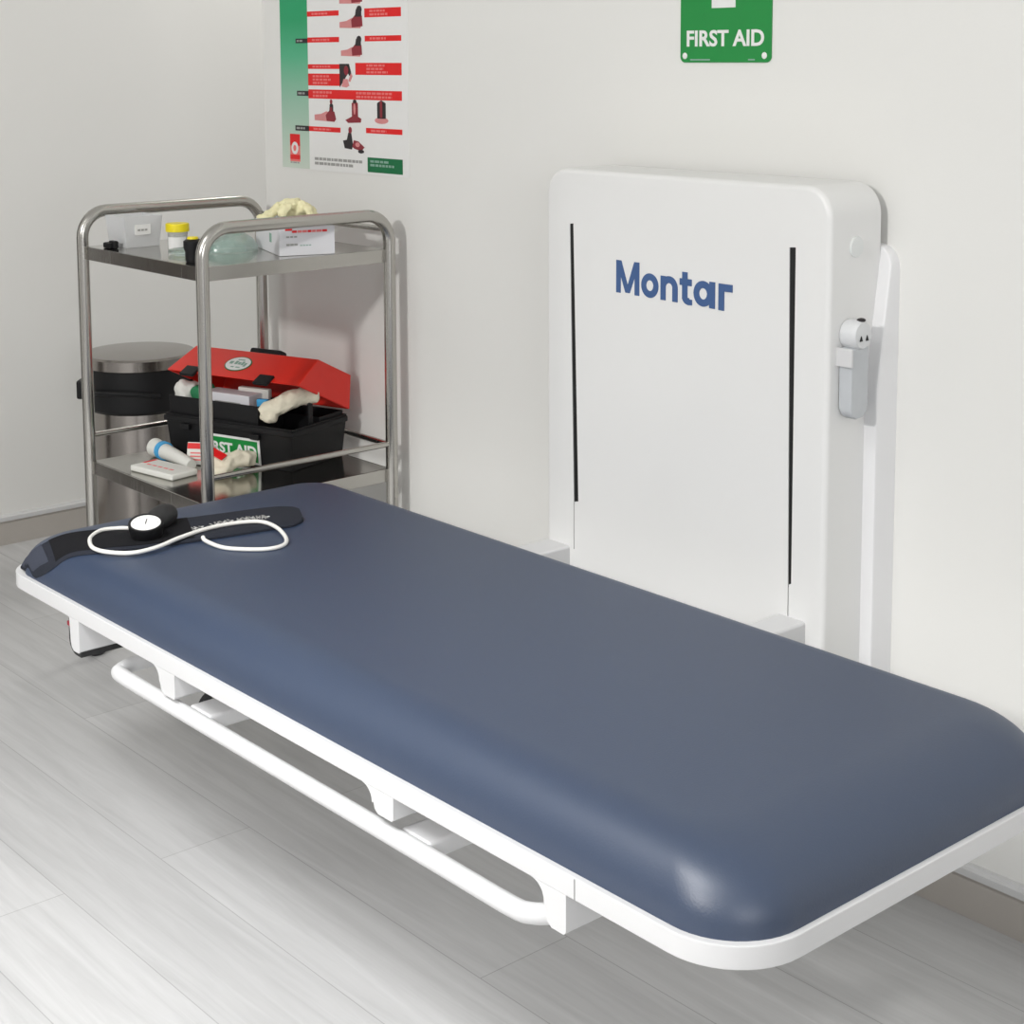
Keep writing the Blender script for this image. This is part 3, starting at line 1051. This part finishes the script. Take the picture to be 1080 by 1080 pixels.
def kthing(o, label, cat):
    o.matrix_world = KM @ o.matrix_world
    return tag(o, label, cat)


mb = MB()
mb.box(-0.272, -0.146, 0.040, 0.085, 0.088, 0.138, 'card', 0.002)
mb.box(-0.240, -0.170, 0.0392, 0.05, 0.118, 0.121, 'ink_grey')
kthing(mb.build('dressing_box'), 'white narrow dressing box standing in the open first aid kit tray', 'box')
mb = MB()
mb.box(-0.205, -0.125, 0.092, 0.106, 0.096, 0.146, 'packet', 0.003, mtx=Matrix.Rotation(0.06, 4, 'Z'))
kthing(mb.build('dressing_sachet'), 'pale grey sachet tucked behind the white box in the first aid kit', 'sachet')
o = blob([('b', (-0.322, 0.045, 0.122), (0.022, 0.03, 0.032)), ('b', (-0.330, 0.038, 0.140), (0.014, 0.016, 0.018)), ('b', (-0.309, 0.050, 0.138), (0.012, 0.02, 0.012))], 'bandage_bag', 'packet')
kthing(o, 'crumpled white bandage bag at the kit tray end nearest the bin', 'bandage')
o = blob([('t', [(-0.286, 0.030, 0.130), (-0.286, 0.05, 0.132), (-0.286, 0.080, 0.130)], (0.017, 0.017))], 'crepe_bandage', 'greenroll', rough=0.005)
kthing(o, 'green rolled bandage beside the crumpled white bag in the first aid kit', 'bandage')
o = blob([('t', [(-0.088, 0.008, 0.112), (-0.060, 0.030, 0.128), (-0.028, 0.060, 0.146), (-0.008, 0.092, 0.150)], (0.018, 0.020)), ('b', (-0.074, 0.016, 0.106), (0.020, 0.016, 0.012)), ('b', (-0.05, 0.04, 0.144), (0.016, 0.02, 0.012)), ('b', (-0.02, 0.075, 0.158), (0.016, 0.018, 0.012))], 'gauze_roll', 'gauze')
kthing(o, 'cream crumpled gauze spilling over the front corner of the first aid kit', 'gauze')
mb = MB()
mb.box(-0.112, -0.084, 0.030, 0.042, 0.10, 0.143, 'blue', 0.003, mtx=Matrix.Rotation(-0.05, 4, 'Y'))
kthing(mb.build('plaster_packet'), 'small light blue packet beside the cream gauze in the first aid kit', 'packet')

# ------------------------------------------------------------------ loose supplies on the lower shelf
ZS = 0.4287
mb = MB()
mx = Matrix.Translation((-1.956, -0.464, ZS)) @ Matrix.Rotation(math.radians(9.5), 4, 'Z')
mb.box(0, 0.135, 0, 0.068, 0, 0.013, 'packet', 0.004, 3, mtx=mx)
for k in range(5):
    mb.box(0.022 + 0.018 * k, 0.034 + 0.018 * k, 0.025, 0.030, 0.0125, 0.0134, 'ink_pink', mtx=mx)
mb.box(0.004, 0.012, 0.030, 0.062, 0.0125, 0.0134, 'ink_red', mtx=mx)
tag(mb.build('dressing_packet'), 'flat white dressing packet with faint red print, lying at the shelf front', 'packet')
mb = MB()
tb = smooth_path([(-2.035, -0.363, ZS + 0.020), (-1.99, -0.364, ZS + 0.019), (-1.93, -0.366, ZS + 0.0165), (-1.872, -0.368, ZS + 0.012)], 5)
mb.tube(tb, [0.0195 - 0.0085 * i / (len(tb) - 1) for i in range(len(tb))], 'packet', 18)
mb.tube([(-2.002, -0.3637, ZS + 0.0196), (-1.988, -0.364, ZS + 0.0191)], 0.0197, 'blue', 18)
tag(mb.build('cream_tube'), 'white tube with a light blue band lying behind the flat packet', 'tube')
mb = MB()
mx = Matrix.Translation((-1.905, -0.338, ZS)) @ Matrix.Rotation(math.radians(40), 4, 'Z') @ Matrix.Rotation(math.radians(-16), 4, 'X')
mb.box(-0.022, 0.022, -0.003, 0.003, 0.001, 0.048, 'packet', 0.0015, mtx=mx)
mb.box(-0.021, 0.021, -0.0036, 0.003, 0.034, 0.046, 'ink_red', mtx=mx)
for k in range(3):
    mb.box(-0.014, 0.012, -0.0036, 0.003, 0.010 + 0.007 * k, 0.013 + 0.007 * k, 'ink_pink', mtx=mx)
tag(mb.build('swab_sachet'), 'small white sachet with a red top edge leaning upright beside the front post', 'sachet')
o = blob([('t', [(-1.822, -0.372, ZS + 0.022), (-1.800, -0.340, ZS + 0.026), (-1.795, -0.30, ZS + 0.028), (-1.798, -0.268, ZS + 0.022)], (0.020, 0.016)), ('b', (-1.792, -0.345, ZS + 0.014), (0.022, 0.026, 0.012)), ('b', (-1.795, -0.300, ZS + 0.036), (0.014, 0.022, 0.010))], 'cloth_bundle', 'gauze')
bm_ = MB()
bm_.box(-0.016, 0.016, -0.010, 0.010, -0.0015, 0.0015, 'ink_red', mtx=Matrix.Translation((-1.794, -0.352, ZS + 0.047)) @ Matrix.Rotation(0.5, 4, 'Y') @ Matrix.Rotation(0.5, 4, 'Z'))
r_ = bm_.build('red_tab', parent=o)
r_['label'] = 'red tab'
tag(o, 'off-white cloth bundle with a red tab in front of the kit label', 'bandage')

# ------------------------------------------------------------------ supplies on the top shelf
ZS = 0.8847
bx = thing('storage_box', 'frosted clear plastic box with white label at the passage end of the top shelf', 'plastic box', (-2.035, -0.395, ZS))
mb = MB()
t = bmesh.new()
x0, x1, y0, y1 = -2.070, -1.990, -0.440, -0.356
def rc(d, z):
    return [t.verts.new((x, y, z)) for x, y in ((x0 - d, y0 - d), (x1 + d, y0 - d), (x1 + d, y1 + d), (x0 - d, y1 + d))]
A, B, C, D = rc(-0.004, ZS), rc(0.002, ZS + 0.064), rc(0, ZS + 0.064), rc(-0.006, ZS + 0.002)
for P, Q in ((A, B), (B, C), (C, D)):
    for i in range(4):
        t.faces.new((P[i], P[(i + 1) % 4], Q[(i + 1) % 4], Q[i]))
t.faces.new(A[::-1])
t.faces.new(D)
bmesh.ops.recalc_face_normals(t, faces=t.faces)
mb.add(t, 'frost')
wp(mb.build('tub'), bx)
mb = MB()
mb.box(-1.9905, -1.9885, -0.418, -0.382, ZS + 0.026, ZS + 0.047, 'paper')
for k in range(3):
    mb.box(-1.9890, -1.9880, -0.412 + 0.008 * k, -0.406 + 0.008 * k, ZS + 0.034, ZS + 0.038, 'ink_grey')
o = wp(mb.build('paper_label'), bx)
o['label'] = 'white paper label'
mb = MB()
mb.box(-2.050, -2.012, -0.425, -0.37, ZS + 0.002, ZS + 0.036, 'paper', 0.004)
o = wp(mb.build('contents'), bx)

mb = MB()
mb.box(-2.035, -2.005, -0.468, -0.452, ZS, ZS + 0.012, 'black', 0.003)
mb.box(-2.022, -1.998, -0.462, -0.450, ZS, ZS + 0.016, 'black', 0.003)
tag(mb.build('clip'), 'tiny black clip lying beside the frosted plastic box', 'clip')

jr = thing('specimen_jar', 'specimen jar with a yellow screw cap and white label on the top shelf', 'jar', (-1.896, -0.372, ZS))
c = (-1.896, -0.372, ZS)
mb = MB()
mb.lathe([(0, 0), (0.0185, 0), (0.0200, 0.002), (0.0205, 0.040), (0.0185, 0.042), (0.0180, 0.003), (0, 0.0025)], 'clear', c=c, seg=36)
wp(mb.build('jar_body'), jr)
mb = MB()
mb.lathe([(0, 0.055), (0.0225, 0.055), (0.0238, 0.053), (0.0238, 0.0385), (0.0215, 0.0385), (0, 0.040)], 'yellow', c=c, seg=36)
o = wp(mb.build('screw_cap'), jr)
o['label'] = 'yellow screw cap'
mb = MB()
t = bmesh.new()
vs = [[t.verts.new((c[0] + 0.0208 * math.cos(a), c[1] + 0.0208 * math.sin(a), ZS + z)) for z in (0.004, 0.028)] for a in [math.radians(-95 + 9 * i) for i in range(14)]]
for A, B in zip(vs, vs[1:]):
    t.faces.new((A[0], B[0], B[1], A[1]))
mb.add(t, 'paper')
o = wp(mb.build('jar_label'), jr)
o['label'] = 'white label'

dp = thing('pen_torch', 'short black torch with a yellow top beside the front post on the top shelf', 'torch', (-1.700, -0.448, ZS))
mb = MB()
mb.lathe([(0, 0), (0.013, 0), (0.015, 0.004), (0.015, 0.020), (0.018, 0.026), (0.018, 0.040), (0.012, 0.044), (0, 0.044)], 'black', c=(-1.705, -0.447, ZS), seg=24)
wp(mb.build('torch_body'), dp)
mb = MB()
mb.lathe([(0, 0.048), (0.010, 0.048), (0.011, 0.0435), (0, 0.0435)], 'yellow', c=(-1.705, -0.447, ZS), seg=24)
wp(mb.build('torch_top'), dp)
mb = MB()
mb.ball((-1.690, -0.436, ZS + 0.032), 0.0075, 'paper')
wp(mb.build('torch_switch'), dp)

mk = thing('oxygen_mask', 'clear green tinted plastic oxygen mask lying in the middle of the top shelf', 'oxygen mask', (-1.82, -0.30, ZS))
mb = MB()
t = bmesh.new()
rows = []
for i in range(9):
    a = i / 8 * PI / 2
    rows.append([t.verts.new((-1.815 + 0.042 * math.cos(a) * math.cos(b) * (1 + 0.18 * math.cos(b)), -0.300 + 0.062 * math.cos(a) * math.sin(b), ZS + 0.001 + 0.040 * math.sin(a))) for b in [2 * PI * k / 28 for k in range(28)]])
for A, B in zip(rows[:-1], rows[1:-1]):
    for k in range(28):
        t.faces.new((A[k], A[(k + 1) % 28], B[(k + 1) % 28], B[k]))
bmesh.ops.remove_doubles(t, verts=t.verts, dist=1e-5)
lose = [v for v in t.verts if not v.link_faces]
for v in lose:
    t.verts.remove(v)
bmesh.ops.solidify(t, geom=t.faces[:], thickness=0.0015)
mb.add(t, 'teal')
wp(mb.build('mask_shell'), mk)
mb = MB()
mb.lathe([(0.010, 0.036), (0.013, 0.036), (0.012, 0.058), (0.009, 0.058), (0.010, 0.036)], 'teal', c=(-1.815, -0.300, ZS), seg=20)
wp(mb.build('mask_port'), mk)
mb = MB()
mb.tube(smooth_path([(-1.80, -0.345, ZS + 0.012), (-1.79, -0.375, ZS + 0.006), (-1.80, -0.41, ZS + 0.006), (-1.83, -0.425, ZS + 0.006), (-1.85, -0.40, ZS + 0.006), (-1.845, -0.33, ZS + 0.006)], 6), 0.005, 'teal', 10)
wp(mb.build('oxygen_tubing'), mk)

GA = math.atan2(0.106, 0.035)
gb = bpy.data.objects.new('glove_box', None)
gb.empty_display_size = 0.05
COL.objects.link(gb)
GM = Matrix.Translation((-1.660, -0.281, ZS)) @ Matrix.Rotation(GA, 4, 'Z')       # front face runs along local x, the box goes back along local y
gb.matrix_world = GM
tag(gb, 'white cardboard glove dispenser box with red print at the wall end of the top shelf', 'box')
GW, GD, GH = 0.113, 0.190, 0.060
mb = MB()
mb.box(0, GW, 0, GD, 0, GH, 'card', 0.0015)
mb.box(0.012, 0.026, -0.0008, 0.001, 0.050, 0.060, 'ink_red')
x = 0.026
for k in range(7):
    wd = random.uniform(0.007, 0.011)
    mb.box(x, x + wd, -0.0008, 0.001, 0.0455, 0.050, 'ink_pink' if k % 3 else 'ink_red')
    x += wd + 0.0015
for k in range(3):
    mb.box(0.014 + 0.008 * k, 0.020 + 0.008 * k, -0.0008, 0.001, 0.036, 0.039, 'ink_grey')
for k in range(3):
    mb.box(0.014 + 0.008 * k, 0.021 + 0.008 * k, -0.0008, 0.001, 0.020, 0.024, 'ink_grey')
for k in range(4):
    mb.box(0.042 + 0.006 * k, 0.046 + 0.006 * k, -0.0008, 0.001, 0.019, 0.021, 'ink_lgreen')
mb.box(-0.0008, 0.001, 0.06, 0.075, 0.022, 0.040, 'ink_lgreen')
b0 = mb.build('carton', parent=gb)
mb = MB()
mb.prism([(GW / 2 + 0.028 * math.cos(a * PI / 12), 0.095 + 0.055 * math.sin(a * PI / 12)) for a in range(24)], GH - 0.002, GH + 0.0006, 'ink_black', axis='z')
o = mb.build('opening', parent=b0)
g0 = Vector((GW / 2, 0.095, GH))
o = blob([('t', [(0.056, 0.10, GH - 0.005), (0.058, 0.10, GH + 0.014), (0.060, 0.098, GH + 0.026)], (0.022, 0.026)),
          ('b', (0.066, 0.100, GH + 0.026), (0.032, 0.026, 0.014)), ('b', (0.050, 0.095, GH + 0.036), (0.022, 0.02, 0.010)),
          ('t', [(0.056, 0.100, GH + 0.032), (0.030, 0.110, GH + 0.024), (0.006, 0.122, GH + 0.010), (-0.010, 0.13, GH + 0.003)], (0.013, 0.008)),
          ('t', [(0.058, 0.09, GH + 0.034), (0.036, 0.075, GH + 0.030), (0.018, 0.064, GH + 0.012)], (0.012, 0.008)),
          ('t', [(0.070, 0.085, GH + 0.032), (0.078, 0.065, GH + 0.022), (0.080, 0.054, GH + 0.008)], (0.012, 0.008)),
          ('t', [(0.080, 0.10, GH + 0.026), (0.094, 0.095, GH + 0.016), (0.098, 0.09, GH + 0.005)], (0.013, 0.009))], 'disposable_gloves', 'cream', vox=0.0022, smooth=3, rough=0.016)
o.matrix_world = GM
tag(o, 'cream latex gloves pulled up out of the white dispenser box', 'gloves')

# ------------------------------------------------------------------ blood pressure cuff on the mattress
cf = thing('blood_pressure_cuff', 'black blood pressure cuff with dial gauge laid across the far end of the navy mattress', 'blood pressure cuff', BED_CAM_SCALE @ Vector((-1.53, -0.6, 0.417)))
UP = [(-1.745, -0.800, 0.343), (-1.719, -0.797, 0.369), (-1.685, -0.780, 0.397), (-1.661, -0.748, 0.412), (-1.636, -0.704, 0.417), (-1.620, -0.637, 0.417), (-1.605, -0.575, 0.417), (-1.581, -0.480, 0.417), (-1.556, -0.385, 0.417), (-1.533, -0.352, 0.417), (-1.505, -0.350, 0.417)]
LW = [(-1.672, -0.804, 0.343), (-1.644, -0.802, 0.355), (-1.612, -0.798, 0.374), (-1.577, -0.779, 0.399), (-1.519, -0.749, 0.413), (-1.482, -0.692, 0.417), (-1.465, -0.627, 0.417), (-1.449, -0.553, 0.417), (-1.430, -0.451, 0.417), (-1.424, -0.413, 0.417), (-1.440, -0.383, 0.417)]


def mheight(x, y):
    """height of the mattress surface"""
    def sd(s):
        x0, x1, y0, y1 = MX0 + IL * s, MX1 - IR * s, MY0 + IF * s, MY1 - IB * s
        mxx, myy = (x0 + x1) / 2, (y0 + y1) / 2
        rc_ = (0.07 if x < mxx else 0.095) * (1 - .4 * s)
        qx, qy = abs(x - mxx) - (x1 - x0) / 2 + rc_, abs(y - myy) - (y1 - y0) / 2 + rc_
        return math.hypot(max(qx, 0), max(qy, 0)) + min(max(qx, qy), 0) - rc_
    if sd(1) <= 0:
        return MZ + MH
    if sd(0) > 0:
        return MZ
    a, b = 0, 1
    for _ in range(24):
        m_ = (a + b) / 2
        if sd(m_) <= 0:
            a = m_
        else:
            b = m_
    return MZ + MH * (1 - (1 - a) ** EX) ** (1 / EX)


def strip_part(name, i0, i1, m, lift, th, parent, w0=0.0, w1=1.0, nacross=10):
    us, ls = smooth_path(UP, 5), smooth_path(LW, 5)
    t = bmesh.new()
    top, botm = [], []
    for k in range(int(i0 * 5), int(i1 * 5) + 1):
        ra, rb = [], []
        for j in range(nacross + 1):
            f = w0 + (w1 - w0) * j / nacross
            p = us[k].lerp(ls[k], f)
            z = max(mheight(p.x, p.y), min(p.z, MZ + MH))
            edge = min(1, min(j, nacross - j) / 1.0)
            ra.append(t.verts.new((p.x, p.y, z + lift + th * (0.5 + 0.5 * edge))))
            rb.append(t.verts.new((p.x, p.y, z + lift)))
        top.append(ra)
        botm.append(rb)
    n = len(top)
    for G, flip in ((top, False), (botm, True)):
        for a in range(n - 1):
            for j in range(nacross):
                q = (G[a][j], G[a + 1][j], G[a + 1][j + 1], G[a][j + 1])
                t.faces.new(q[::-1] if flip else q)
    for a in range(n - 1):
        for j in (0, nacross):
            t.faces.new((top[a][j], top[a + 1][j], botm[a + 1][j], botm[a][j]))
    for a in (0, n - 1):
        for j in range(nacross):
            t.faces.new((top[a][j], top[a][j + 1], botm[a][j + 1], botm[a][j]))
    bmesh.ops.recalc_face_normals(t, faces=t.faces)
    mb = MB()
    mb.add(t, m)
    return bd(mb.build(name, ang=60), parent)


cb = strip_part('cuff_band', 0, 10, 'cuff', 0.0005, 0.007, cf)
o = strip_part('hook_tape', 2.2, 6.4, 'velcro', 0.0062, 0.0025, cb, 0.06, 0.94)
o['label'] = 'black hook tape patch'
o = strip_part('end_flap', 0, 1.8, 'cuffnavy', 0.0062, 0.0022, cb, 0.05, 0.80)
o['label'] = 'slate grey end flap'
# printed markings along the band
mb = MB()
mk_pts = smooth_path([(-1.505, -0.632, 0), (-1.513, -0.58, 0), (-1.514, -0.52, 0), (-1.506, -0.463, 0), (-1.49, -0.43, 0)], 8)
for k, p in enumerate(mk_pts[:-1]):
    if k in (12, 13, 20):
        continue
    q = mk_pts[k + 1]
    d = (q - p).normalized()
    mx = Matrix.Translation((p.x, p.y, 0.417 + 0.0078)) @ Matrix.Rotation(math.atan2(d.y, d.x) + random.uniform(-.4, .4), 4, 'Z')
    s = random.uniform(0.4, 1.0)
    mb.box(0, 0.0030, -0.014 * s, 0.014 * s, -0.001, 0.0003, 'ink_grey', mtx=mx)
    if k % 2:
        mb.box(0, 0.008, -0.002, 0.002, -0.001, 0.0003, 'paper', mtx=mx)
o = bd(mb.build('printed_scale'), cb)
o['label'] = 'white printed markings'
# gauge
GC = Vector((-1.524, -0.660, 0.4265))
tilt = (Vector((0.83, -0.56, 0)).normalized())
ax = Vector((-tilt.y, tilt.x, 0))
gm = Matrix.Translation(GC) @ Matrix.Rotation(math.radians(16), 4, ax)
mb = MB()
mb.lathe([(0, 0), (0.024, 0), (0.029, 0.006), (0.031, 0.022), (0.0305, 0.028), (0.0275, 0.029), (0.0265, 0.0265), (0, 0.0265)], 'black', seg=40, mtx=gm)
gz = bd(mb.build('gauge'), cf)
mb = MB()
mb.lathe([(0, 0.0275), (0.0262, 0.0270), (0.0262, 0.0262), (0, 0.0262)], 'dial', seg=40, mtx=gm)
da = bd(mb.build('dial_face'), gz)
da['label'] = 'white dial'
mb = MB()
mb.box(-0.0008, 0.0008, -0.004, 0.012, 0.0272, 0.0279, 'ink_black', mtx=gm @ Matrix.Rotation(0.9, 4, 'Z'))
for k in range(12):
    if k == 6:
        continue
    mb.box(-0.0004, 0.0004, 0.020, 0.0225, 0.0268, 0.0274, 'ink_grey', mtx=gm @ Matrix.Rotation(k * PI / 6, 4, 'Z'))
bd(mb.build('needle'), gz)
mb = MB()
bl = smooth_path([(-1.545, -0.640, 0.436), (-1.555, -0.624, 0.441), (-1.568, -0.604, 0.442), (-1.580, -0.586, 0.440), (-1.587, -0.575, 0.438)], 5)
rr = [0.013 + 0.009 * math.sin(PI * min(1, i / (len(bl) - 1) * 1.05)) ** 0.7 if i < len(bl) - 1 else 0.008 for i in range(len(bl))]
mb.tube(bl, rr, 'rubber', 20)
bd(mb.build('squeeze_bulb', ang=80), cf)
# air tube
TP = [(-1.550, -0.648, 0.435), (-1.572, -0.658, 0.430), (-1.596, -0.676, 0.428), (-1.606, -0.705, 0.428), (-1.592, -0.732, 0.425), (-1.568, -0.748, 0.4235), (-1.535, -0.757, 0.421), (-1.493, -0.751, 0.4225), (-1.457, -0.724, 0.424), (-1.452, -0.680, 0.426), (-1.469, -0.624, 0.4285), (-1.486, -0.556, 0.4285), (-1.482, -0.500, 0.4285), (-1.459, -0.463, 0.4285), (-1.415, -0.457, 0.4260), (-1.364, -0.471, 0.4215), (-1.332, -0.495, 0.4208), (-1.328, -0.527, 0.4208), (-1.352, -0.560, 0.4208), (-1.389, -0.585, 0.4208), (-1.437, -0.590, 0.4225), (-1.452, -0.588, 0.426)]
mb = MB()
mb.tube(smooth_path(TP, 6), 0.0037, 'tube', 12)
o = bd(mb.build('air_tube', ang=80), cf)
o['label'] = 'white air tube'
